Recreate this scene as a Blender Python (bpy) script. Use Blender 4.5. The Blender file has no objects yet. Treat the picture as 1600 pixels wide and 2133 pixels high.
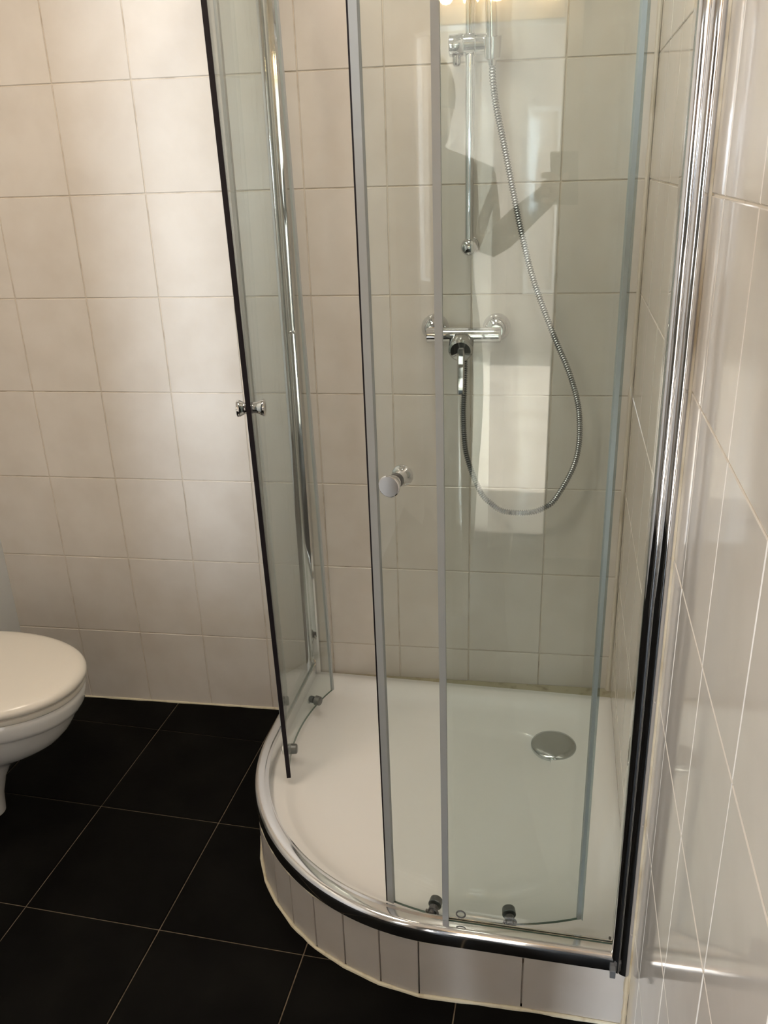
import bpy, bmesh, math, random
from mathutils import Vector, Matrix
random.seed(7)
PI = math.pi
COL = bpy.context.scene.collection
SC = bpy.context.scene
A = math.atan(-0.0527845)                       # the right wall and the shower stand a little askew to the back wall
EX = Vector((math.cos(A), math.sin(A), 0)); EY = Vector((-math.sin(A), math.cos(A), 0))
def S(s, t, z):                                 # s metres left of the right wall, t metres out from the corner
    return -s * EX - t * EY + Vector((0, 0, z))
def W(s, t, z):                                 # the same, on the slightly leaning right wall
    return S(s + .006 * z, t, z)

# ------------------------------------------------------------------ camera, light, exposure
cam = bpy.data.objects.new('camera', bpy.data.cameras.new('camera')); COL.objects.link(cam)
R = [(0.98829605, 0.14944931, -0.03059133), (0.02879638, -0.37970041, -0.92466122), (-0.14980552, 0.91295811, -0.37956001)]
m = Matrix.Identity(4)
for i in range(3):
    m[i][0] = R[0][i]; m[i][1] = -R[1][i]; m[i][2] = -R[2][i]
m.translation = (-0.29439931, -2.11255527, 1.55169451)
cam.matrix_world = m
cam.data.sensor_fit = 'VERTICAL'; cam.data.sensor_height = 36; cam.data.lens = 1754.847 / 2133 * 36
cam.data.clip_start = .02
SC.camera = cam

w = bpy.data.worlds.new('world'); SC.world = w; w.use_nodes = True
w.node_tree.nodes['Background'].inputs[0].default_value = (.75, .87, 1, 1)
w.node_tree.nodes['Background'].inputs[1].default_value = .3

def area(name, loc, look, sx, sy, power, col):
    l = bpy.data.lights.new(name, 'AREA'); l.shape = 'RECTANGLE'; l.size = sx; l.size_y = sy; l.energy = power; l.color = col
    o = bpy.data.objects.new(name, l); COL.objects.link(o); o.location = loc
    o.rotation_euler = (Vector(look) - Vector(loc)).to_track_quat('-Z', 'Y').to_euler(); return o
FT = 3.0                                        # front wall of the bathroom, behind the camera
area('hall_window_light', S(1.54, 7.17, 1.46), S(1.54, 0, 1.3), .34, .76, 330, (.80, .90, 1))
area('hall_side_window_light', S(-1.62, 5.2, 1.5), S(.6, 5.2, .9), 2.9, 1.3, 230, (.92, .96, 1))
sun = bpy.data.objects.new('sun', bpy.data.lights.new('sun', 'SUN')); COL.objects.link(sun)
sun.data.energy = 36; sun.data.angle = .012; sun.data.color = (1, .97, .93)
sun.rotation_euler = (EX * -1 * math.cos(math.radians(36)) * 1 + Vector((0, 0, -math.sin(math.radians(36))))).to_track_quat('-Z', 'Y').to_euler()
area('bathroom_ceiling_light', S(1.15, 1.1, 2.49), S(1.15, 1.1, 0), .34, .34, 12.4, (1, .86, .69))
area('shower_fill_light', S(.46, .62, 2.49), S(.46, .62, 0), .20, .20, 4.6, (1, .90, .78))  # added fill lamp, brightens the tiles and tray inside the shower

SC.view_settings.view_transform = 'Standard'; SC.view_settings.look = 'None'
SC.view_settings.gamma = 1; SC.view_settings.use_curve_mapping = False
SC.view_settings.exposure = 0.0

# ------------------------------------------------------------------ materials
def mat(name, col, rough=.5, metal=0, coat=0, noise=None, bump=0, bscale=6, rand=0, spec=.5):
    m = bpy.data.materials.new(name); m.use_nodes = True; nt = m.node_tree; b = nt.nodes['Principled BSDF']
    b.inputs['Base Color'].default_value = (*col, 1); b.inputs['Roughness'].default_value = rough
    b.inputs['Metallic'].default_value = metal; b.inputs['Coat Weight'].default_value = coat
    b.inputs['Specular IOR Level'].default_value = spec
    src = None
    if noise or bump or rand:
        tc = nt.nodes.new('ShaderNodeNewGeometry')
    if noise:                                   # (scale, other colour, lo, hi)
        n = nt.nodes.new('ShaderNodeTexNoise'); n.inputs['Scale'].default_value = noise[0]; n.inputs['Detail'].default_value = 5
        nt.links.new(tc.outputs['Position'], n.inputs['Vector'])
        r = nt.nodes.new('ShaderNodeMapRange'); r.inputs[1].default_value = noise[2]; r.inputs[2].default_value = noise[3]
        nt.links.new(n.outputs['Fac'], r.inputs[0])
        mx = nt.nodes.new('ShaderNodeMix'); mx.data_type = 'RGBA'
        mx.inputs[6].default_value = (*col, 1); mx.inputs[7].default_value = (*noise[1], 1)
        nt.links.new(r.outputs[0], mx.inputs[0]); src = mx.outputs[2]
    if rand:
        oi = nt.nodes.new('ShaderNodeObjectInfo'); hs = nt.nodes.new('ShaderNodeHueSaturation')
        mr = nt.nodes.new('ShaderNodeMapRange'); mr.inputs[3].default_value = 1 - rand; mr.inputs[4].default_value = 1 + rand
        nt.links.new(oi.outputs['Random'], mr.inputs[0]); nt.links.new(mr.outputs[0], hs.inputs['Value'])
        if src: nt.links.new(src, hs.inputs['Color'])
        else: hs.inputs['Color'].default_value = (*col, 1)
        src = hs.outputs[0]
    if src: nt.links.new(src, b.inputs['Base Color'])
    if bump:
        n2 = nt.nodes.new('ShaderNodeTexNoise'); n2.inputs['Scale'].default_value = bscale; n2.inputs['Detail'].default_value = 2
        nt.links.new(tc.outputs['Position'], n2.inputs['Vector'])
        bp = nt.nodes.new('ShaderNodeBump'); bp.inputs['Strength'].default_value = bump; bp.inputs['Distance'].default_value = .002
        nt.links.new(n2.outputs['Fac'], bp.inputs['Height']); nt.links.new(bp.outputs[0], b.inputs['Normal'])
    return m
def glass_mat(name, tint, spec=1.0):
    m = bpy.data.materials.new(name); m.use_nodes = True; nt = m.node_tree; nt.nodes.clear()
    out = nt.nodes.new('ShaderNodeOutputMaterial'); mix = nt.nodes.new('ShaderNodeMixShader')
    tr = nt.nodes.new('ShaderNodeBsdfTransparent'); tr.inputs[0].default_value = (*tint, 1)
    gl = nt.nodes.new('ShaderNodeBsdfGlossy'); gl.inputs['Roughness'].default_value = .015
    lw = nt.nodes.new('ShaderNodeLayerWeight'); lw.inputs[0].default_value = .5
    pw = nt.nodes.new('ShaderNodeMath'); pw.operation = 'POWER'; pw.inputs[1].default_value = 5
    ml = nt.nodes.new('ShaderNodeMath'); ml.operation = 'MULTIPLY_ADD'; ml.inputs[1].default_value = .95; ml.inputs[2].default_value = .043 * spec
    nt.links.new(lw.outputs['Facing'], pw.inputs[0]); nt.links.new(pw.outputs[0], ml.inputs[0])
    nt.links.new(ml.outputs[0], mix.inputs[0]); nt.links.new(tr.outputs[0], mix.inputs[1]); nt.links.new(gl.outputs[0], mix.inputs[2])
    nt.links.new(mix.outputs[0], out.inputs[0]); return m
def emit_mat(name, col, s):
    m = bpy.data.materials.new(name); m.use_nodes = True; b = m.node_tree.nodes['Principled BSDF']
    b.inputs['Base Color'].default_value = (*col, 1); b.inputs['Emission Color'].default_value = (*col, 1); b.inputs['Emission Strength'].default_value = s
    return m
M = {}
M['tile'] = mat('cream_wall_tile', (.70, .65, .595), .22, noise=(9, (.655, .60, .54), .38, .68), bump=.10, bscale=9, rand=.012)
M['tile_right'] = mat('glossy_wall_tile', (.70, .645, .585), .07, noise=(9, (.655, .60, .54), .38, .68), bump=.10, bscale=7, rand=.012)
M['grout'] = mat('cream_grout', (.68, .61, .52), .8, noise=(22, (.40, .33, .25), .50, .78))
M['floor_tile'] = mat('black_floor_tile', (.0030, .0027, .0024), .55, noise=(7, (.0065, .006, .005), .4, .75), bump=.25, bscale=60, rand=.1, spec=.05)
M['floor_grout'] = mat('beige_floor_grout', (.20, .155, .105), .9, noise=(40, (.12, .09, .06), .4, .7))
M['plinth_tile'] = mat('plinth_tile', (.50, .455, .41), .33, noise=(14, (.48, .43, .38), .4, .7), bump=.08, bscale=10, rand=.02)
M['silicone'] = mat('aged_silicone', (.42, .38, .27), .5, noise=(35, (.22, .17, .10), .5, .8))
M['bead'] = mat('cream_silicone', (.66, .60, .45), .55, noise=(45, (.42, .33, .20), .55, .8), bump=.5, bscale=90)
M['dirty'] = mat('brown_silicone', (.55, .45, .31), .5, noise=(14, (.33, .24, .13), .45, .75))
M['corner'] = mat('corner_silicone', (.62, .56, .47), .5, noise=(5, (.33, .26, .16), .56, .70))
M['acrylic'] = mat('white_acrylic', (.90, .89, .875), .10, noise=(3, (.885, .875, .855), .4, .7), coat=.3)
M['chrome'] = mat('chrome', (.70, .70, .71), .045, 1)
M['satin'] = mat('satin_chrome', (.60, .62, .62), .17, 1)
M['rail'] = mat('polished_rail', (.80, .80, .81), .09, 1)
M['hose'] = mat('hose_chrome', (.36, .37, .38), .25, 1)
M['roller'] = mat('roller_grey', (.20, .205, .20), .3, .6)
M['sealrear'] = mat('pale_seal', (.47, .50, .505), .35)
M['glass'] = glass_mat('clear_green_glass', (.935, .962, .955))
M['glass_edge'] = mat('glass_edge', (.10, .16, .13), .15)
M['seal'] = mat('grey_seal', (.38, .40, .41), .4)
M['sealblack'] = mat('dark_seal', (.012, .009, .012), .55, spec=.2)
M['sealclear'] = glass_mat('clear_seal', (.72, .78, .80), 1.6)
M['hook'] = mat('white_plastic', (.80, .79, .76), .35)
M['dark'] = mat('dark_grey_plastic', (.10, .10, .10), .35)
M['ceramic'] = mat('white_ceramic', (.74, .73, .71), .09, coat=.5)
M['lid'] = mat('cream_toilet_lid', (.72, .675, .60), .22)
M['paint'] = mat('white_paint', (.74, .75, .75), .6)
M['beige'] = mat('beige_paint', (.66, .60, .54), .55)
M['ceil'] = mat('ceiling_paint', (.78, .76, .73), .8)
M['lam'] = mat('light_laminate', (.62, .56, .48), .18, noise=(4, (.52, .46, .38), .4, .7), bump=.2, bscale=14)
M['skin'] = mat('skin', (.50, .33, .25), .5)
M['hair'] = mat('dark_hair', (.03, .02, .015), .5)
M['shirt'] = mat('grey_shirt', (.16, .16, .15), .9)
M['phone'] = mat('phone_black', (.02, .02, .02), .15)
M['bulb'] = emit_mat('warm_bulb', (1, .66, .33), 95)

# ------------------------------------------------------------------ helpers
def link(o, parent=None):
    COL.objects.link(o)
    if parent: o.parent = parent
    return o
def base_of(parent):
    v = Vector()
    while parent: v = v + parent.location; parent = parent.parent
    return v
def obj(name, bm, material, parent=None, smooth=False, mats=None, **props):
    """links a bmesh given in world coordinates as one object, with its origin at its parent's base"""
    bmesh.ops.recalc_face_normals(bm, faces=bm.faces)
    b = base_of(parent)
    for v in bm.verts: v.co -= b
    me = bpy.data.meshes.new(name); bm.to_mesh(me); bm.free()
    for mm in (mats or [material]): me.materials.append(mm)
    if smooth:
        for p in me.polygons: p.use_smooth = True
        try: me.set_sharp_from_angle(angle=math.radians(smooth if smooth is not True else 40))
        except Exception: pass
    o = bpy.data.objects.new(name, me)
    for k, v in props.items(): o[k] = v
    return link(o, parent)
def thing(name, label, cat, loc, group=None):
    o = bpy.data.objects.new(name, None); o.location = loc; o.empty_display_size = .05
    o['label'] = label; o['category'] = cat
    if group: o['group'] = group
    return link(o)
def box(bm, f, a, b):
    """axis box from a to b in the frame f(s, t, z)"""
    c = [f(x, y, z) for z in (a[2], b[2]) for x, y in ((a[0], a[1]), (b[0], a[1]), (b[0], b[1]), (a[0], b[1]))]
    v = [bm.verts.new(p) for p in c]
    for q in ((0, 1, 2, 3), (4, 5, 6, 7), (0, 1, 5, 4), (1, 2, 6, 5), (2, 3, 7, 6), (3, 0, 4, 7)): bm.faces.new([v[i] for i in q])
    return v
ID = lambda x, y, z: Vector((x, y, z))
def bevel(bm, r, seg=2):
    bmesh.ops.bevel(bm, geom=list(bm.edges), offset=r, segments=seg, affect='EDGES', profile=.5)
def loft(bm, rings, cap=True, closed=True):
    vs = [[bm.verts.new(p) for p in r] for r in rings]
    n = len(rings[0])
    for a, b in zip(vs, vs[1:]):
        for i in range(n if closed else n - 1):
            j = (i + 1) % n; bm.faces.new((a[i], a[j], b[j], b[i]))
    if cap and closed:
        bm.faces.new(vs[0]); bm.faces.new(vs[-1])
    return vs
def frame(d):
    d = d.normalized(); u = d.cross(Vector((0, 0, 1)))
    if u.length < .05: u = d.cross(Vector((1, 0, 0)))
    u.normalize(); return u, d.cross(u).normalized()
def tube(bm, pts, rad, n=16, cap=True):
    pts = [Vector(p) for p in pts]; rings = []; u = None
    for i, p in enumerate(pts):
        d = (pts[min(i + 1, len(pts) - 1)] - pts[max(i - 1, 0)]).normalized()
        if u is None: u, v = frame(d)
        else:
            u = (u - d * u.dot(d)).normalized(); v = d.cross(u)
        r = rad(i) if callable(rad) else rad
        rings.append([p + r * (math.cos(2 * PI * k / n) * u + math.sin(2 * PI * k / n) * v) for k in range(n)])
    loft(bm, rings, cap)
def lathe(bm, origin, axis, prof, n=28):
    """prof: (distance along the axis, radius)"""
    u, v = frame(axis); a = axis.normalized()
    rings = [[origin + a * h + max(r, .0002) * (math.cos(2 * PI * k / n) * u + math.sin(2 * PI * k / n) * v) for k in range(n)] for h, r in prof]
    loft(bm, rings)
def catmull(P, per=10):
    P = [Vector(p) for p in P]; P = [2 * P[0] - P[1]] + P + [2 * P[-1] - P[-2]]; o = []
    for i in range(1, len(P) - 2):
        a, b, c, d = P[i - 1:i + 3]
        for k in range(per):
            t = k / per
            o.append(.5 * ((2 * b) + (-a + c) * t + (2 * a - 5 * b + 4 * c - d) * t * t + (-a + 3 * b - 3 * c + d) * t ** 3))
    o.append(P[-2]); return o

# ------------------------------------------------------------------ the room
H = 2.512; LW = 1.812
tile_cache = {}
def tile_mesh(wd, ht, material, th=.008, ch=.0012):
    """a tile lying in local x-z, its face towards -y, origin at its lower left corner"""
    key = (round(wd, 3), round(ht, 3), material.name)
    if key in tile_cache: return tile_cache[key]
    bm = bmesh.new()
    r0 = [(0, 0, 0), (wd, 0, 0), (wd, 0, ht), (0, 0, ht)]
    r1 = [(x, -th + ch, z) for x, y, z in r0]
    r2 = [(ch if x == 0 else wd - ch, -th, ch if z == 0 else ht - ch) for x, y, z in r0]
    loft(bm, [[Vector(p) for p in r] for r in (r0, r1, r2)])
    bmesh.ops.recalc_face_normals(bm, faces=bm.faces)
    me = bpy.data.meshes.new('tile'); bm.to_mesh(me); bm.free(); me.materials.append(material)
    tile_cache[key] = me; return me
J = .0028
def put_tile(parent, me, mtx, jit=.0006):
    o = bpy.data.objects.new('tile', me)
    o.matrix_local = mtx @ Matrix.Rotation(random.uniform(-jit, jit) * 2, 4, 'X') @ Matrix.Rotation(random.uniform(-jit, jit) * 2, 4, 'Z')
    link(o, parent); return o
rows = [(0, .2496)] + [(.2496 + .25144 * k, .2496 + .25144 * (k + 1)) for k in range(9)]
# back wall: the tile faces lie in y = 0
bm = bmesh.new(); box(bm, ID, (-LW - .15, .0022, 0), (.15, .16, H)); wall_back = obj('wall_back', bm, M['grout'], kind='structure')
cols = [(-.0031 - .2015 * (k + 1), -.0031 - .2015 * k) for k in range(9)]
cols[0] = (cols[0][0], -.001)
for x0, x1 in cols:
    for z0, z1 in rows:
        put_tile(wall_back, tile_mesh(x1 - x0 - J, z1 - z0 - J, M['tile']), Matrix.Translation((x0 + J / 2, .008, z0 + J / 2)))
# right wall: the tile faces lie in s = 0 and lean with the wall
bm = bmesh.new(); box(bm, W, (-.16, -.15, 0), (-.0022, FT + .1, H)); wall_right = obj('wall_right', bm, M['grout'], kind='structure')
def wall_mtx(t, z, s=0, facing=1):
    o = W(s, t, z); x = -EY; zz = (W(s, t, z + 1) - o).normalized(); y = zz.cross(x).normalized()   # local -y looks into the room
    if facing < 0: x = EY; y = zz.cross(x).normalized()
    mm = Matrix.Identity(4)
    for i in range(3): mm[i][0] = x[i]; mm[i][1] = y[i]; mm[i][2] = zz[i]
    mm.translation = o; return mm
tj = [0.002, .04] + [.24 + .1995 * k for k in range(15)]
for t0, t1 in zip(tj, tj[1:]):
    t1 = min(t1, FT)
    for z0, z1 in rows:
        if t1 - t0 < .02: continue
        # local +x along -EY, local -y must look towards +s (into the room)
        mm = wall_mtx(t0 + J / 2, z0 + J / 2, -.008, 1)
        put_tile(wall_right, tile_mesh(t1 - t0 - J, z1 - z0 - J, M['tile_right']), mm, .0005)
# floor
bm = bmesh.new(); box(bm, S, (-.3, -.3, -.12), (LW + .5, FT, -.003)); floor = obj('floor', bm, M['floor_grout'], kind='structure')
fa = -.06829; fs = .33475; fj = .0030
fx = Vector((math.cos(fa), math.sin(fa), 0)); fy = Vector((-math.sin(fa), math.cos(fa), 0)); fo = Vector((-1.32977, -.14027, 0))
bm = bmesh.new(); q = fs - fj; ch = .0012
r0 = [(0, 0), (q, 0), (q, q), (0, q)]
loft(bm, [[Vector((x, y, -.011)) for x, y in r0], [Vector((x, y, -ch)) for x, y in r0], [Vector((ch if x == 0 else q - ch, ch if y == 0 else q - ch, 0)) for x, y in r0]])
bmesh.ops.recalc_face_normals(bm, faces=bm.faces)
ftm = bpy.data.meshes.new('tile'); bm.to_mesh(ftm); bm.free(); ftm.materials.append(M['floor_tile'])
for i in range(-3, 5):
    for j in range(-1, 9):
        P = fo + fx * (i * fs + fj / 2) - fy * ((j + 1) * fs - fj / 2)
        c = P + fx * q / 2 + fy * q / 2
        sc, tc_ = -c.dot(EX), -c.dot(EY)
        if c.y > .15 or sc > LW + .17 or sc < -.17 or tc_ > FT + .1: continue
        o = bpy.data.objects.new('tile', ftm); o.location = P; o.rotation_euler = (random.uniform(-.0008, .0008), random.uniform(-.0008, .0008), fa); link(o, floor)
# left wall, front wall with its doorway, ceiling
bm = bmesh.new(); box(bm, S, (LW, -.2, 0), (LW + .12, FT + .1, H)); obj('wall_left', bm, M['paint'], kind='structure')
D0, D1, DH = .215, 1.40, 2.0
bm = bmesh.new(); box(bm, S, (D1, FT, 0), (LW + .1, FT + .1, H)); box(bm, S, (-.12, FT, 0), (D0, FT + .1, H)); box(bm, S, (D0, FT, DH), (D1, FT + .1, H))
obj('wall_front', bm, M['beige'], kind='structure')
bm = bmesh.new(); box(bm, S, (-1.8, -.3, H), (3.2, 7.5, H + .1)); obj('ceiling', bm, M['ceil'], kind='structure')
for k, (a, b) in enumerate((((D0 - .05, FT - .015, 0), (D0 + .01, FT + .115, DH + .05)), ((D1 - .01, FT - .015, 0), (D1 + .05, FT + .115, DH + .05)), ((D0 + .01, FT - .015, DH - .01), (D1 - .01, FT + .115, DH + .05)))):
    bm = bmesh.new(); box(bm, S, a, b); bevel(bm, .003, 1); obj('trim_%d' % (k + 1), bm, M['paint'], kind='structure')
# the daylit room beyond the doorway
bm = bmesh.new(); box(bm, S, (-1.7, FT, -.12), (3.1, 7.4, 0)); obj('floor_hall', bm, M['lam'], kind='structure')
bm = bmesh.new()
for a, b in (((-1.7, FT + .1, 0), (-1.6, 3.7, H)), ((-1.7, 6.7, 0), (-1.6, 7.4, H)), ((-1.7, 3.7, 0), (-1.6, 6.7, .85)), ((-1.7, 3.7, 2.15), (-1.6, 6.7, H))): box(bm, S, a, b)
obj('wall_hall_right', bm, M['paint'], kind='structure')
bm = bmesh.new()
for a, b in (((-1.67, 3.7, .85), (-1.62, 3.76, 2.15)), ((-1.67, 6.64, .85), (-1.62, 6.7, 2.15)), ((-1.67, 3.76, .85), (-1.62, 6.64, .91)), ((-1.67, 3.76, 2.09), (-1.62, 6.64, 2.15))): box(bm, S, a, b)
obj('window_2', bm, M['hook'], kind='structure')
bm = bmesh.new(); box(bm, S, (3.0, FT + .1, 0), (3.1, 7.4, H)); obj('wall_hall_left', bm, M['paint'], kind='structure')
W0, W1, WZ0, WZ1 = 1.34, 1.74, 1.05, 1.87
bm = bmesh.new(); box(bm, S, (-1.6, 7.2, 0), (W0, 7.3, H)); box(bm, S, (W1, 7.2, 0), (3.0, 7.3, H)); box(bm, S, (W0, 7.2, 0), (W1, 7.3, WZ0)); box(bm, S, (W0, 7.2, WZ1), (W1, 7.3, H))
obj('wall_hall_far', bm, M['beige'], kind='structure')
bm = bmesh.new()
for x0, x1, z0, z1 in ((W0, W0 + .06, WZ0, WZ1), (W1 - .06, W1, WZ0, WZ1), (W0, W1, WZ0, WZ0 + .06), (W0, W1, WZ1 - .06, WZ1), (1.535, 1.545, WZ0, WZ1)):
    box(bm, S, (x0, 7.17, z0), (x1, 7.23, z1))
win = obj('window_1', bm, M['hook'], kind='structure')
bm = bmesh.new(); box(bm, S, (W0, 7.198, WZ0), (W1, 7.204, WZ1)); obj('pane', bm, M['glass'], win)

bm = bmesh.new()
for a, b in (((.27, 7.17, .50), (.30, 7.199, 1.95)), ((.50, 7.17, .50), (.54, 7.199, 1.95)), ((.30, 7.17, .50), (.50, 7.199, .54)), ((.30, 7.17, 1.91), (.50, 7.199, 1.95))): box(bm, S, a, b)
obj('trim_4', bm, M['hook'], kind='structure')

bm = bmesh.new(); box(bm, S, (.80, 3.45, 0), (3.0, 3.56, 1.04)); obj('wall_shade_low', bm, M['paint'], kind='structure')   # added unseen half-wall, shades the lower part of the back wall
bm = bmesh.new(); box(bm, S, (.90, 3.13, 0), (1.215, 3.32, H)); obj('wall_shade_tall', bm, M['beige'], kind='structure')  # unseen block added to keep hall window light off the shower wall

# ------------------------------------------------------------------ shower plinth, faced with cut tiles
TB = .0527                                      # the tray's rear edge: the wedge of silicone behind it widens to the right
pl = thing('shower_plinth', 'low curved plinth under the shower tray, faced with cut cream tiles', 'plinth', S(.45, .45, 0))
def jx(p): return (-p.dot(EX), -p.dot(EY))
pp = [(0.002, .934), (.199, .934), (.402, .941), (.484, .928), (.565, .902), (.637, .869), (.703, .822), (.757, .770), (.803, .712), (.836, .647), (.860, .577), (.872, .502), (.877, .425), (.877, .240), (.877, .049)]
PH = .150
bm = bmesh.new()
core = [(s * .985, (t - .012)) for s, t in pp] + [(0.002, .03)]
core[0] = (0.002, .922)
loft(bm, [[S(s, t, 0) for s, t in core], [S(s, t, .112) for s, t in core]])
obj('core', bm, M['grout'], pl)
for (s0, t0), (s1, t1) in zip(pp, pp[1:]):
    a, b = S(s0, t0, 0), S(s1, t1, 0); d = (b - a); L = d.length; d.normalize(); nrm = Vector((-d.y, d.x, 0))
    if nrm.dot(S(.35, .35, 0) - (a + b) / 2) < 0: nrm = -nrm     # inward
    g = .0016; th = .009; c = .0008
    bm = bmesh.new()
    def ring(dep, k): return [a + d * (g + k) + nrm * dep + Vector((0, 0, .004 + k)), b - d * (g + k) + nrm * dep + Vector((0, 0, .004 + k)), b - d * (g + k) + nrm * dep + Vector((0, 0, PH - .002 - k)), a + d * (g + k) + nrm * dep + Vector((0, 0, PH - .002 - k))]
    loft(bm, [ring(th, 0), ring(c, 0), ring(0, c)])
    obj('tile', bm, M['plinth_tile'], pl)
bm = bmesh.new(); dens = []
for (s0, t0), (s1, t1) in zip(pp, pp[1:]):
    n = max(2, int(math.hypot(s1 - s0, t1 - t0) / .02))
    dens += [(s0 + (s1 - s0) * k / n, t0 + (t1 - t0) * k / n) for k in range(n)]
dens.append(pp[-1])
rr = [random.uniform(.0034, .0052) for _ in dens]
tube(bm, [S(s * 1.003, t + .002, .002) for s, t in dens], lambda i: rr[i], 8)
obj('floor_bead', bm, M['bead'], pl, smooth=True, label='rough cream silicone bead along the floor')
rr2 = [random.uniform(.0026, .0044) for _ in dens]
bm = bmesh.new(); tube(bm, [S(s - .001, t - .002, PH + .0005) for s, t in dens], lambda i: rr2[i], 8)
obj('top_bead', bm, M['bead'], pl, smooth=True)
bm = bmesh.new(); xs = [-1.812 + .03 * k for k in range(31)]; br = [random.uniform(.0028, .0048) for _ in xs]
tube(bm, [Vector((x, -.0015, .001)) for x in xs], lambda i: br[i], 8); obj('trim_base', bm, M['bead'], kind='structure', smooth=True)
zs = [.002 + .01 * k for k in range(16)]; rs_ = [random.uniform(.004, .0065) for _ in zs]
bm = bmesh.new(); tube(bm, [W(.0045, .9385, z) for z in zs], lambda i: rs_[i], 8); obj('side_bead', bm, M['dirty'], pl, smooth=True, label='brown stained bead where the plinth meets the wall')
# wedge of old silicone between tray and back wall, bead in the corner
bm = bmesh.new(); q = [(-.0, .002), (.885, .0475), (.885, TB + .004), (-.0, TB + .004)]
loft(bm, [[S(s, t, .10) for s, t in q], [S(s, t, .1455) for s, t in q]])
obj('trim_silicone', bm, M['silicone'], kind='structure')
bm = bmesh.new(); pts = [W(.005, .006, z) for z in [.14 + .03 * k for k in range(79)]]; cr = [random.uniform(.0045, .0062) * (1.7 if i < 4 else 1) for i in range(79)]
tube(bm, pts, lambda i: cr[i], 8); obj('trim_corner', bm, M['corner'], kind='structure', smooth=True)

# ------------------------------------------------------------------ shower tray
tray = thing('shower_tray', 'white quadrant shower tray on the tiled plinth behind the chrome rail', 'shower tray', S(.45, .5, PH))
OS, OT, RC = .870, .923, (.372, .425)           # outer extents and centre of the big radius
def outline(o, rc):
    """quadrant outline pulled in by o, with rc rounding on the three small corners; always the same number of points"""
    P = []; r = OS - RC[0]
    def arc(cx, cy, rad, a0, a1, n):
        for k in range(n + 1):
            a = a0 + (a1 - a0) * k / n; P.append((cx + rad * math.cos(a), cy + rad * math.sin(a)))
    def seg(a, b, n):
        for k in range(1, n): P.append((a[0] + (b[0] - a[0]) * k / n, a[1] + (b[1] - a[1]) * k / n))
    s0, t0, s1, t1 = o, TB + o, OS - o, OT - o
    arc(s0 + rc, t0 + rc, rc, PI * 1.5, PI, 6); seg((s0, t0 + rc), (s0, t1 - rc), 10)
    arc(s0 + rc, t1 - rc, rc, PI, PI / 2, 6); seg((s0 + rc, t1), (RC[0], t1), 5)
    arc(RC[0], RC[1], r - o, PI / 2, 0, 30); seg((s1, RC[1]), (s1, t0 + rc), 6)
    arc(s1 - rc, t0 + rc, rc, 0, -PI / 2, 6); seg((s1 - rc, t0), (s0 + rc, t0), 10)
    return P
loops = [(0, .004, .125), (0, .004, .149), (.002, .005, .152), (.030, .03, .152), (.047, .045, .1505), (.056, .055, .146), (.068, .062, .137), (.082, .07, .131), (.105, .08, .128), (.16, .10, .1262)]
bm = bmesh.new(); rings = [[S(s, t, z) for s, t in outline(o, rc)] for o, rc, z in loops]
last = outline(.16, .10); DC = (.154, .262); n = len(last); import math as _m
for f, z in ((.3, .1245), (.6, .1225), (.85, .1212), (1, .1205), (1.15, .117)):
    ring = []
    for s, t in last:
        a = math.atan2(t - DC[1], s - DC[0]) if math.hypot(t - DC[1], s - DC[0]) > .001 else 0
        rad = .062; c = (DC[0] + rad * math.cos(a), DC[1] + rad * math.sin(a)); g = min(f, 1)
        if f > 1: c = (DC[0] + .05 * math.cos(a), DC[1] + .05 * math.sin(a))
        ring.append(S(s + (c[0] - s) * g, t + (c[1] - t) * g, z))
    rings.append(ring)
loft(bm, rings, cap=False)
obj('basin', bm, M['acrylic'], tray, smooth=60)
bm = bmesh.new(); lathe(bm, S(DC[0], DC[1], .116), Vector((0, 0, 1)), [(0, .056), (.006, .059), (.012, .0595), (.0155, .0575), (.0185, .050), (.0205, .038), (.0215, .020), (.0218, .0)], 48)
obj('drain_cover', bm, M['satin'], tray, smooth=60, label='round domed grey chrome drain cover')

# ------------------------------------------------------------------ fixed frame: rail, wall profiles, fixed panes
fr = thing('shower_enclosure', 'fixed chrome frame of the corner shower with two fixed glass panes', 'shower enclosure', S(.45, .93, PH))
RS, RT, RR = .889, .946, .520; CC = (RS - RR, RT - RR)
def path(off, n=44, s_end=.006, t_end=.075):
    P = [(s_end + (CC[0] - s_end) * k / 8, RT - off) for k in range(8)]
    P += [(CC[0] + (RR - off) * math.sin(PI / 2 * k / n), CC[1] + (RR - off) * math.cos(PI / 2 * k / n)) for k in range(n + 1)]
    P += [(RS - off, CC[1] + (t_end - CC[1]) * k / 8) for k in range(1, 9)]
    return P
def rail(prof, z0):
    bm = bmesh.new(); cols_ = [path(o) for o, z in prof]
    rings = [[S(*cols_[k][i], z0 + prof[k][1]) for k in range(len(prof))] for i in range(len(cols_[0]))]
    loft(bm, rings); return bm
sec = [(.036, .0), (.003, 0), (.0008, .0015), (0, .006), (-.0004, .016), (0, .026), (.0012, .032), (.0040, .0365), (.008, .0390), (.013, .040), (.0255, .040), (.0255, .036), (.0335, .036), (.0335, .040), (.036, .040)]
obj('bottom_rail', rail(sec, .152), M['rail'], fr, smooth=30, label='curved chrome rail along the front edge of the tray')
obj('top_rail', rail([(o, .042 - z) for o, z in sec], 2.03), M['rail'], fr, smooth=30)
ZB, ZT = .189, 2.035
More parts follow.
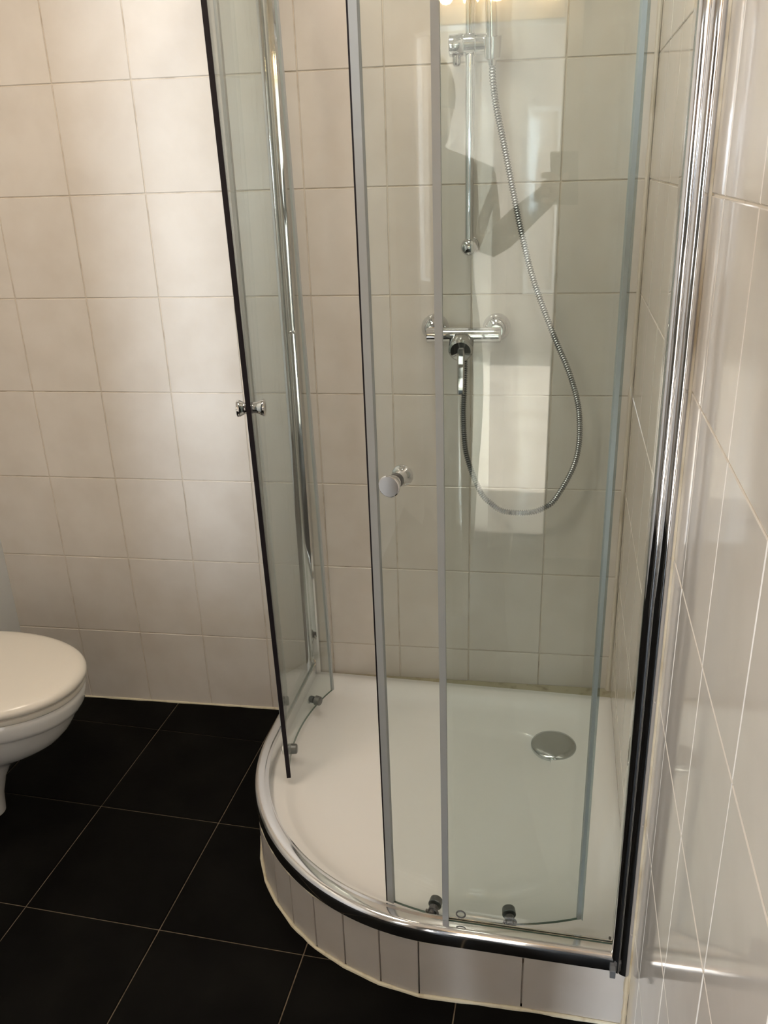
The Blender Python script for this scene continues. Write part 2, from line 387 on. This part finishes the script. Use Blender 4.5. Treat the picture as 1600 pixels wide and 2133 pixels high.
# right wall profile: a wide rounded chrome bar on the tiled wall, and the left one on the back wall
bm = bmesh.new()
pr = [(.0, .903), (.035, .903), (.0372, .906), (.0378, .916), (.0378, .936), (.0374, .9405), (.0364, .9435), (.0345, .9453), (.0315, .9466), (.0285, .9475), (.0260, .9481), (.0245, .9482), (.0235, .9476), (.0230, .9468),
      (.0224, .9476), (.0214, .9488), (.0195, .9499), (.0165, .9511), (.0135, .9520), (.0110, .9525), (.0090, .9522), (.0065, .9505), (.0045, .9475), (.0028, .942), (.0020, .936), (.0018, .931), (.0, .931)]
loft(bm, [[W(s, t, z) for s, t in pr] for z in (.1525, 2.075)])
obj('wall_profile', bm, M['chrome'], fr, smooth=32, label='polished chrome upright on the right wall')
bm = bmesh.new()
def BS(s, d, z): return Vector((-s, -d, z))
lp = [(.888, .001), (.889, .030), (.886, .036), (.878, .0375), (.872, .0365), (.868, .033), (.867, .026), (.862, .0245), (.853, .023), (.849, .019), (.848, .001)]
loft(bm, [[BS(s - .003, t, z) for s, t in lp] for z in (.1525, 2.075)])
obj('wall_profile', bm, M['chrome'], fr, smooth=35, label='chrome upright against the back wall')
for dz in (.86, 1.78):                          # screw heads on the left upright
    bm = bmesh.new()
    for ds in (0, .010): lathe(bm, BS(.852 + ds, .0225, dz + .31), Vector((0, -1, 0)), [(0, .0045), (.003, .0045), (.0055, .003), (.0065, .0)], 14)
    obj('screw', bm, M['chrome'], fr, smooth=40)
bm = bmesh.new(); box(bm, S, (.030, .880, .149), (.040, .958, .168)); bevel(bm, .001, 1); obj('end_bracket', bm, M['dark'], fr)
# silicone line where the right profile meets the tiles
bm = bmesh.new(); zs = [.12 + .04 * k for k in range(50)]; rs_ = [random.uniform(.0035, .0055) for _ in zs]
tube(bm, [W(.0005, .9385, z) for z in zs], lambda i: rs_[i], 8); obj('silicone_line', bm, M['dirty'], fr, smooth=True, label='brown silicone line between chrome and tiles')

def slab(bm, P, thick, z0, z1, f=S, lean=lambda z: (0, 0), zn=1):
    """a pane of constant thickness along the path P; faces of its rim take material slot 1"""
    nn = []
    for i in range(len(P)):
        a = P[max(i - 1, 0)]; b = P[min(i + 1, len(P) - 1)]; d = Vector((b[0] - a[0], b[1] - a[1])).normalized(); nn.append((-d.y, d.x))
    lev = [z0 + (z1 - z0) * k / zn for k in range(zn + 1)]
    F, B = [], []
    for z in lev:
        ls, lt = lean(z)
        F.append([bm.verts.new(f(p[0] + n_[0] * thick / 2 + ls, p[1] + n_[1] * thick / 2 + lt, z)) for p, n_ in zip(P, nn)])
        B.append([bm.verts.new(f(p[0] - n_[0] * thick / 2 + ls, p[1] - n_[1] * thick / 2 + lt, z)) for p, n_ in zip(P, nn)])
    for k in range(zn):
        for i in range(len(P) - 1):
            bm.faces.new((F[k][i], F[k][i + 1], F[k + 1][i + 1], F[k + 1][i])); bm.faces.new((B[k][i], B[k + 1][i], B[k + 1][i + 1], B[k][i + 1]))
        for i in (0, -1): bm.faces.new((F[k][i], B[k][i], B[k + 1][i], F[k + 1][i])).material_index = 1
    for k in (0, -1):
        for i in range(len(P) - 1): bm.faces.new((F[k][i], F[k][i + 1], B[k][i + 1], B[k][i])).material_index = 1
GM = [M['glass'], M['glass_edge']]
FE = .345                                       # free edge of the fixed right pane
bm = bmesh.new(); slab(bm, [(.034, .9165), (FE, .9165)], .005, ZB, ZT, W); obj('fixed_pane', bm, None, fr, mats=GM, label='fixed glass pane beside the right wall')
bm = bmesh.new(); slab(bm, [(.8615, .035), (.8615, .370)], .005, ZB, ZT); obj('fixed_pane', bm, None, fr, mats=GM, label='fixed glass pane on the left side of the shower')
def seal_strip(name, P, thick, z0, z1, m_, parent, lean=lambda z: (0, 0), f=S):
    bm = bmesh.new(); slab(bm, P, thick, z0, z1, f, lean); return obj(name, bm, m_, parent)
seal_strip('pane_seal', [(FE - .001, .9155), (FE + .0105, .9155)], .008, ZB, ZT, M['seal'], fr, f=W)
seal_strip('pane_seal', [(.8605, .368), (.8605, .379)], .008, ZB, ZT, M['seal'], fr)
# small ring set in the fixed right pane
bm = bmesh.new(); c = S(.321, .9205, .2135)
tube(bm, [c + EX * (.0085 * math.cos(a)) + Vector((0, 0, .0085 * math.sin(a))) for a in [2 * PI * k / 24 for k in range(25)]], .0016, 6, cap=False)
obj('ring', bm, M['dark'], fr, smooth=True, label='small grey ring low on the right pane')

# ------------------------------------------------------------------ the two curved sliding doors
RD = .55
def door(name, label, center, a0, a1, zb, lean, z_knob, roller_a, front_dark, swap):
    """arc angles run from the front (meeting) edge a0 to the rear edge a1; swap mirrors s and t"""
    def pt(a, r):
        x, y = center[0] + r * math.sin(a), center[1] + r * math.cos(a)
        return (center[0] + r * math.cos(a), center[1] + r * math.sin(a)) if swap else (x, y)
    zt = 2.02
    b0 = pt((a0 + a1) / 2, RD); t_ = thing(name, label, 'shower door', S(b0[0], b0[1], zb), 'curved sliding shower doors')
    n = 22
    bm = bmesh.new(); slab(bm, [pt(a0 + (a1 - a0) * k / n, RD) for k in range(n + 1)], .005, zb, zt, S, lean)
    obj('glass_pane', bm, None, t_, smooth=30, mats=GM)
    sg = 1 if a0 > a1 else -1
    mw = .0085 if swap else .0020
    # meeting edge: dark magnet strip on the tip, grey seal body over the glass
    dA = lambda m_: sg * m_ / RD
    seal_strip('magnet_seal', [pt(a0 + dA(mw), RD), pt(a0 + dA(mw * .4), RD), pt(a0 - dA(.001), RD)], .0100 if swap else .0085, zb - .002, zt, M['sealblack'], t_, lean)['label'] = 'thin black magnetic strip'
    seal_strip('edge_seal', [pt(a0 - dA(.001), RD), pt(a0 - dA(.008), RD), pt(a0 - dA(.0145), RD)], .0085, zb - .002, zt, M['seal'] if not swap else M['sealclear'], t_, lean)['label'] = 'grey plastic seal'
    seal_strip('rear_seal', [pt(a1 + dA(.007), RD), pt(a1, RD)], .0070, zb + .0, zt, M['sealrear'], t_, lean)
    seal_strip('rear_fin', [pt(a1 + dA(.0), RD), pt(a1 - dA(.002), RD + .007)], .0015, zb + .0, zt, M['sealclear'], t_, lean)
    # knob through the glass: a waisted spool on each side
    ka = a0 - dA(.048); P = pt(ka, RD); Q = pt(ka, RD + 1); ax = (S(*Q, 0) - S(*P, 0)).normalized()
    ls, lt = lean(z_knob); C = S(P[0] + ls, P[1] + lt, z_knob)
    spool = [(.0025, .0115), (.006, .0115), (.0085, .0125), (.012, .0125), (.017, .0142), (.022, .0172), (.0255, .0182), (.0285, .0182), (.0298, .0168), (.030, .0)]
    bm = bmesh.new(); lathe(bm, C, ax, spool); kn = obj('knob', bm, M['chrome'], t_, smooth=35, label='waisted chrome knob on the outside')
    bm = bmesh.new(); lathe(bm, C, -ax, spool); obj('knob', bm, M['chrome'], t_, smooth=35, label='waisted chrome knob on the inside')
    bm = bmesh.new(); lathe(bm, C - ax * .0045, ax, [(0, .0122), (.009, .0122)]); obj('washer', bm, M['dark'], t_, smooth=35)
    for ra in roller_a:
        P = pt(ra, RD); Q = pt(ra, RD + 1); ax = (S(*Q, 0) - S(*P, 0)).normalized(); tang = ax.cross(Vector((0, 0, 1)))
        for zz, up in ((zb + .0215, 1),):
            C = S(P[0] + lean(zz)[0], P[1] + lean(zz)[1], zz)
            bm = bmesh.new(); lathe(bm, C - ax * .020, ax, [(0, .0), (.0005, .010), (.003, .0128), (.014, .0135), (.0165, .0135), (.0172, .0125)], 24)
            r_ = obj('roller', bm, M['roller'], t_, smooth=35, label='grey roller cap at the foot of the door')
            bm = bmesh.new(); lathe(bm, C + ax * .0027, ax, [(0, .0095), (.010, .0095), (.0105, .006), (.018, .006)], 18)
            obj('axle', bm, M['dark'], r_, smooth=35)
            bm = bmesh.new(); tube(bm, [C + ax * .016 + Vector((0, 0, .0115 * math.sin(a))) + tang * (.0115 * math.cos(a)) for a in [math.radians(-250 + 16 * k) for k in range(18)]], .0026, 8)
            obj('wheel', bm, M['hook'] if swap else M['roller'], r_, smooth=True, label='white plastic guide wheel' if swap else 'grey guide wheel')
    return t_
R_A0 = math.asin(.165 / RD); R_A1 = -math.asin(.219 / RD)
door('sliding_door', 'curved glass door at the right, half in front of the shower mixer', (.312, .338), R_A0, R_A1, .163,
     lambda z: (.004 * (z - .16), .002 * (z - .16)), 1.083, (math.asin(.066 / RD), -math.asin(.082 / RD)), True, False)
L_A0 = math.asin(.170 / RD); L_A1 = -math.asin(.208 / RD)
door('sliding_door', 'curved glass door at the left, slid back and seen almost edge-on', (.272, .361), L_A0, L_A1, .163,
     lambda z: (.0150 * (z - .16), .002 * (z - .16)), 1.087, (math.asin(.098 / RD), -math.asin(.118 / RD)), False, True)

# ------------------------------------------------------------------ mixer, riser rail, hand shower, hose
mx = thing('shower_mixer', 'chrome lever mixer on the back wall below the riser rail', 'shower mixer', Vector((-.42, 0, 1.16)))
Y = Vector((0, -1, 0)); X = Vector((1, 0, 0))
for x in (-.496, -.344):
    bm = bmesh.new(); lathe(bm, Vector((x, .001, 1.176)), Y, [(0, .0345), (.004, .0345), (.009, .0338), (.016, .0312), (.023, .0268), (.029, .0208), (.032, .0160), (.045, .0155), (.062, .0155)], 32)
    obj('rosette', bm, M['chrome'], mx, smooth=25)
bm = bmesh.new(); lathe(bm, Vector((-.512, -.062, 1.168)), X, [(0, .0), (.0006, .0165), (.0025, .0185), (.174, .0185), (.1775, .0185), (.180, .0170), (.1803, .0)], 32)
obj('body', bm, M['chrome'], mx, smooth=35)
bm = bmesh.new(); lathe(bm, Vector((-.426, -.045, 1.158)), Vector((0, -1, -.32)), [(0, .026), (.026, .0275), (.028, .0300), (.034, .0300), (.0345, .0275), (.0375, .0275), (.038, .0300), (.056, .0305), (.062, .0290), (.066, .024), (.068, .0)], 36)
obj('cartridge', bm, M['chrome'], mx, smooth=30)
bm = bmesh.new(); rg = []
for k, (z, y, hw, ht) in enumerate(((1.152, -.102, .0065, .004), (1.145, -.1105, .0085, .0055), (1.12, -.1145, .0095, .006), (1.08, -.1175, .0095, .0055), (1.045, -.1190, .0092, .005), (1.037, -.1190, .0085, .004))):
    c = Vector((-.4245, y, z))
    rg.append([c + Vector((hw * sx * .93 if abs(sy) < 1 else hw * sx * .55, -ht * sy, 0)) for sx, sy in ((1, 0), (1, 1), (-1, 1), (-1, 0), (-1, -1), (1, -1))])
loft(bm, rg); obj('lever', bm, M['chrome'], mx, smooth=30, label='chrome lever hanging straight down')
bm = bmesh.new(); lathe(bm, Vector((-.418, -.062, 1.152)), Vector((0, 0, -1)), [(0, .0095), (.014, .0095), (.015, .0105), (.030, .0105), (.031, .008), (.040, .008)], 24)
obj('outlet', bm, M['chrome'], mx, smooth=35)

rl = thing('riser_rail', 'slim vertical chrome riser rail on the back wall above the mixer', 'shower rail', Vector((-.411, 0, 1.38)))
bm = bmesh.new(); lathe(bm, Vector((-.4095, -.060, 1.372)), Vector((-.0035, 0, 1)), [(0, .0105), (.66, .0105)], 24); obj('bar', bm, M['chrome'], rl, smooth=40)
for z in (1.372, 2.03):
    bm = bmesh.new(); lathe(bm, Vector((-.4095, .001, z)), Y, [(0, .019), (.003, .019), (.006, .014), (.012, .0115), (.036, .0115), (.043, .0135), (.046, .0165), (.051, .0190), (.060, .0203), (.069, .0190), (.075, .0155), (.079, .009), (.0803, .0)], 28)
    obj('bracket', bm, M['chrome'], rl, smooth=45)
bm = bmesh.new(); lathe(bm, Vector((-.457, -.060, 1.787)), X, [(0, .0), (.0008, .020), (.003, .0225), (.030, .0225), (.0315, .0215), (.033, .0225), (.056, .0215), (.057, .0205), (.0585, .0215), (.092, .0200), (.1, .0195), (.1015, .0175), (.102, .0)], 32)
sl = obj('slider', bm, M['chrome'], rl, smooth=35, label='horizontal chrome cylinder holding the hand shower')
bm = bmesh.new(); lathe(bm, Vector((-.362, -.100, 1.752)), Vector((0, -.22, 1)), [(0, .013), (.004, .0165), (.040, .0190), (.044, .0190), (.0445, .0165)], 24); obj('holder', bm, M['chrome'], sl, smooth=35)
bm = bmesh.new(); lathe(bm, Vector((-.440, -.060, 1.770)), Vector((0, -.2, -1)), [(0, .009), (.020, .009), (.024, .006), (.0245, 0)], 18); obj('knob', bm, M['chrome'], sl, smooth=35)

hs = thing('hand_shower', 'chrome hand shower in the slider of the riser rail, head above the frame', 'hand shower', Vector((-.362, -.100, 1.752)))
bm = bmesh.new(); d = Vector((-.03, -.24, 1)).normalized(); o0 = Vector((-.362, -.102, 1.742))
lathe(bm, o0, d, [(0, .0085), (.012, .0105), (.045, .0125), (.10, .0120), (.17, .0115), (.21, .013)], 24); obj('handle', bm, M['chrome'], hs, smooth=40)
bm = bmesh.new(); hp = o0 + d * .215; lathe(bm, hp + Vector((0, .012, .02)), Vector((0, -.85, -.5)), [(0, .012), (.008, .030), (.018, .042), (.026, .045), (.030, .0445), (.031, .041), (.0315, 0)], 32); obj('head', bm, M['chrome'], hs, smooth=35)
for r_, n_ in ((.012, 8), (.024, 14), (.035, 20)):
    bm = bmesh.new(); ax = Vector((0, -.85, -.5)).normalized(); u, v = frame(ax); c0 = hp + Vector((0, .012, .02)) + ax * .031
    for k in range(n_): lathe(bm, c0 + r_ * (math.cos(2 * PI * k / n_) * u + math.sin(2 * PI * k / n_) * v), ax, [(0, .0016), (.002, .0012)], 6)
    obj('nozzles', bm, M['dark'], hs, kind='stuff')

HP = [(-.362, -.102, 1.742), (-.3605, -.098, 1.715), (-.353, -.082, 1.665), (-.335, -.064, 1.589), (-.312, -.060, 1.49), (-.292, -.060, 1.406), (-.261, -.058, 1.299), (-.212, -.056, 1.176), (-.161, -.053, 1.061), (-.136, -.050, .965), (-.1375, -.048, .853), (-.181, -.046, .748), (-.213, -.045, .716), (-.252, -.044, .702), (-.314, -.045, .704), (-.350, -.046, .727), (-.378, -.048, .762), (-.413, -.052, .860), (-.4215, -.056, .961), (-.4195, -.060, 1.040), (-.418, -.062, 1.118)]
cp = catmull(HP, 40); acc = [0]
for a, b in zip(cp, cp[1:]): acc.append(acc[-1] + (b - a).length)
step = .0019; pts = []; i = 0; dist = 0
while dist < acc[-1]:
    while acc[i + 1] < dist: i += 1
    f = (dist - acc[i]) / max(acc[i + 1] - acc[i], 1e-9); pts.append(cp[i].lerp(cp[i + 1], f)); dist += step
bm = bmesh.new(); tube(bm, pts, lambda i: (.0070, .0078, .0046)[i % 3], 10)
hz = obj('shower_hose', bm, M['hose'], smooth=70); hz['label'] = 'ribbed grey metal hose looping from hand shower to mixer'; hz['category'] = 'shower hose'

# ------------------------------------------------------------------ toilet against the left wall
tt = thing('toilet', 'white toilet with closed cream lid, cut off by the left edge', 'toilet', Vector((-1.79, -.53, .0)))
CY = -.528; TIP = -1.285; BK = -1.79
def egg(tip, half, back, z, n=44, p=2.35, cy=CY):
    """outline: a superellipse nose towards +x, straight sides back to the wall"""
    P = []; L = min(.30, (tip - back) * .88)
    cx = tip - L
    for k in range(n + 1):
        a = -PI / 2 + PI * k / n; ca, sa = math.cos(a), math.sin(a)
        P.append(Vector((cx + L * abs(ca) ** (2 / p), cy + half * math.copysign(abs(sa) ** (2 / p), sa), z)))
    for k in range(1, 4): P.append(Vector((cx + (back - cx) * k / 4, cy + half * (1 - .06 * (k / 4) ** 2), z)))
    P.append(Vector((back, cy + half * .92, z))); P.append(Vector((back, cy - half * .92, z)))
    for k in range(3, 0, -1): P.append(Vector((cx + (back - cx) * k / 4, cy - half * (1 - .06 * (k / 4) ** 2), z)))
    return P
bm = bmesh.new()
bowl = [(-1.60, .076, .001, 2.0), (-1.592, .078, .06, 2.0), (-1.572, .082, .12, 2.0), (-1.545, .090, .165, 2.0), (-1.515, .102, .192, 2.0), (-1.47, .118, .212, 2.0), (-1.425, .134, .236, 2.0), (-1.39, .148, .262, 2.0), (-1.364, .160, .292, 2.05), (-1.349, .168, .318, 2.05), (-1.341, .172, .335, 2.1), (-1.337, .174, .341, 2.1), (-1.328, .179, .346, 2.1), (-1.322, .182, .358, 2.1), (-1.319, .1845, .375, 2.1), (-1.318, .185, .388, 2.1), (-1.322, .182, .393, 2.1), (-1.36, .15, .393, 2.1)]
loft(bm, [egg(t_, h_, BK, z_, p=p_) for t_, h_, z_, p_ in bowl]); obj('bowl', bm, M['ceramic'], tt, smooth=50)
bm = bmesh.new(); loft(bm, [egg(t_ - .026, h_, -1.755, z_, p=2.1) for t_, h_, z_ in ((-1.30, .182, .396), (-1.290, .188, .398), (-1.288, .190, .404), (-1.289, .1895, .411), (-1.294, .186, .414))]); obj('seat', bm, M['lid'], tt, smooth=50)
bm = bmesh.new(); loft(bm, [egg(t_ - .026, h_, -1.755, z_, p=2.1) for t_, h_, z_ in ((-1.292, .187, .4165), (-1.285, .1925, .4185), (-1.2825, .195, .425), (-1.284, .1945, .433), (-1.290, .190, .4395), (-1.302, .180, .4435), (-1.325, .162, .4455), (-1.37, .125, .4470), (-1.44, .07, .4475))]); obj('lid', bm, M['lid'], tt, smooth=50, label='thick cream plastic lid, closed')

# ------------------------------------------------------------------ behind the camera: wall lamp, the photographer, his phone
lamp = thing('wall_lamp', 'warm three-bulb lamp bar above the doorway, seen mirrored in the glass', 'lamp', S(.45, FT, 2.12))
bm = bmesh.new(); box(bm, S, (.22, FT - .03, 2.10), (.68, FT - .001, 2.14)); bevel(bm, .004, 2); obj('bar', bm, M['chrome'], lamp)
for s in (.28, .45, .62):
    bm = bmesh.new(); lathe(bm, S(s, FT - .06, 2.11), Vector((0, 0, -1)), [(-.02, .018), (.012, .020), (.014, .012)], 16); obj('socket', bm, M['chrome'], lamp, smooth=40)
    bm = bmesh.new(); lathe(bm, S(s, FT - .06, 2.098), Vector((0, 0, -1)), [(0, .012), (.012, .018), (.028, .024), (.040, .022), (.050, .013), (.053, 0)], 16); obj('bulb', bm, M['bulb'], lamp, smooth=60, label='glowing warm bulb')
    bm = bmesh.new(); tube(bm, [S(s, FT - .028, 2.12), S(s, FT - .06, 2.12)], .006, 10); obj('arm', bm, M['chrome'], lamp)

ph = bmesh.new(); pc = Vector(cam.location)
Xc, Yc, Zc = Vector(R[0]), -Vector(R[1]), -Vector(R[2])
def PF(x, y, z): return pc + Xc * x + Yc * y + Zc * z
box(ph, PF, (-.060, -.128, .012), (.014, .016, .020)); bevel(ph, .003, 2)
po = obj('phone', ph, M['phone']); po['label'] = 'black phone held up by the photographer, seen only in reflection'; po['category'] = 'phone'

def skin_obj(name, verts, edges, radii, material, parent, root=0, sub=1):
    me = bpy.data.meshes.new(name); b = base_of(parent); me.from_pydata([v - b for v in verts], edges, []); me.materials.append(material)
    o = bpy.data.objects.new(name, me); link(o, parent)
    sk = o.modifiers.new('skin', 'SKIN'); sk.use_smooth_shade = True; sm = o.modifiers.new('sub', 'SUBSURF'); sm.levels = sub; sm.render_levels = sub
    for i, r_ in enumerate(radii):
        me.skin_vertices[0].data[i].radius = r_ if isinstance(r_, tuple) else (r_, r_)
        me.skin_vertices[0].data[i].use_root = (i == root)
    return o
per = thing('person', 'person in a grey top standing behind the camera holding a phone, seen in reflections', 'person', S(.62, 2.50, 0))
c_ = .62; T0 = 2.50
V = [S(c_, T0, 1.00), S(c_, T0 + .01, 1.21), S(c_, T0 + .01, 1.40), S(c_, T0, 1.52), S(c_, T0 - .01, 1.60), S(c_, T0 - .03, 1.67), S(c_ + .0, T0 - .035, 1.76),
     S(c_ - .165, T0, 1.495), S(c_ - .20, T0 - .04, 1.30), S(c_ - .30, T0 - .20, 1.40), S(.235, 2.235, 1.47), S(.225, 2.165, 1.49),
     S(c_ + .185, T0, 1.495), S(c_ + .23, T0 + .02, 1.23), S(c_ + .20, T0 - .14, 1.05), S(c_ + .19, T0 - .20, 1.03),
     S(c_ - .09, T0, .93), S(c_ - .10, T0 - .01, .52), S(c_ - .10, T0 + .02, .10), S(c_ - .10, T0 - .12, .035),
     S(c_ + .09, T0, .93), S(c_ + .10, T0 - .01, .52), S(c_ + .10, T0 + .02, .10), S(c_ + .10, T0 - .12, .035)]
E_ = [(0, 1), (1, 2), (2, 3), (3, 4), (4, 5), (5, 6), (3, 7), (7, 8), (8, 9), (9, 10), (10, 11), (3, 12), (12, 13), (13, 14), (14, 15), (0, 16), (16, 17), (17, 18), (18, 19), (0, 20), (20, 21), (21, 22), (22, 23)]
RD_ = [.165, .15, .165, .11, .055, .085, .075, .068, .047, .042, .032, .035, .072, .050, .035, .035, .115, .075, .050, .040, .115, .075, .050, .040]
skin_obj('body', V, E_, RD_, M['shirt'], per)
hv = [S(.228, 2.150, 1.485)]
fv, fe, frd = [S(.232, 2.165, 1.468), S(.224, 2.147, 1.492)], [(0, 1)], [.022, .024]
for k in range(4):
    z = 1.515 - .021 * k; b_ = len(fv)
    fv += [S(.232, 2.146, z), S(.250, 2.135, z + .002), S(.253, 2.118, z + .001)]; fe += [(1, b_), (b_, b_ + 1), (b_ + 1, b_ + 2)]; frd += [.010, .009, .008]
b_ = len(fv); fv += [S(.205, 2.145, 1.500), S(.190, 2.130, 1.520)]; fe += [(1, b_), (b_, b_ + 1)]; frd += [.011, .009]
skin_obj('hand', fv, fe, frd, M['skin'], per, 0)
bm = bmesh.new()
hc = S(c_ + .0, T0 - .04, 1.725); rings = []
for k in range(1, 12):
    a = -PI / 2 + PI * k / 12; rings.append([hc + Vector((.088 * math.cos(a) * math.cos(b2), .102 * math.cos(a) * math.sin(b2), .125 * math.sin(a))) for b2 in [2 * PI * j / 20 for j in range(20)]])
loft(bm, rings); obj('head', bm, M['skin'], per, smooth=True)
bm = bmesh.new(); rings = []
for k in range(5, 13):
    a = -PI / 2 + PI * min(k, 11.6) / 12; rings.append([hc + Vector((0, .022, .012)) + Vector((.098 * math.cos(a) * math.cos(b2), .100 * math.cos(a) * math.sin(b2), .130 * math.sin(a))) for b2 in [2 * PI * j / 20 for j in range(20)]])
loft(bm, rings); obj('hair', bm, M['hair'], per, smooth=True)
bm = bmesh.new(); lathe(bm, hc + Vector((0, .098, -.01)), Vector((0, 1, -.15)), [(0, .014), (.012, .011), (.024, .006)], 8)
obj('nose', bm, M['skin'], per, smooth=True)
for x in (-.032, .032):
    bm = bmesh.new(); lathe(bm, hc + Vector((x, .088, .008)), Vector((0, 1, 0)), [(0, .012), (.006, .008), (.009, 0)], 10)
    obj('eye', bm, M['ceramic'], per, smooth=True)
bm = bmesh.new(); box(bm, ID, tuple(hc + Vector((-.024, .082, -.058))), tuple(hc + Vector((.024, .094, -.048)))); bevel(bm, .003, 1); obj('mouth', bm, mat('lips', (.35, .14, .12), .5), per)
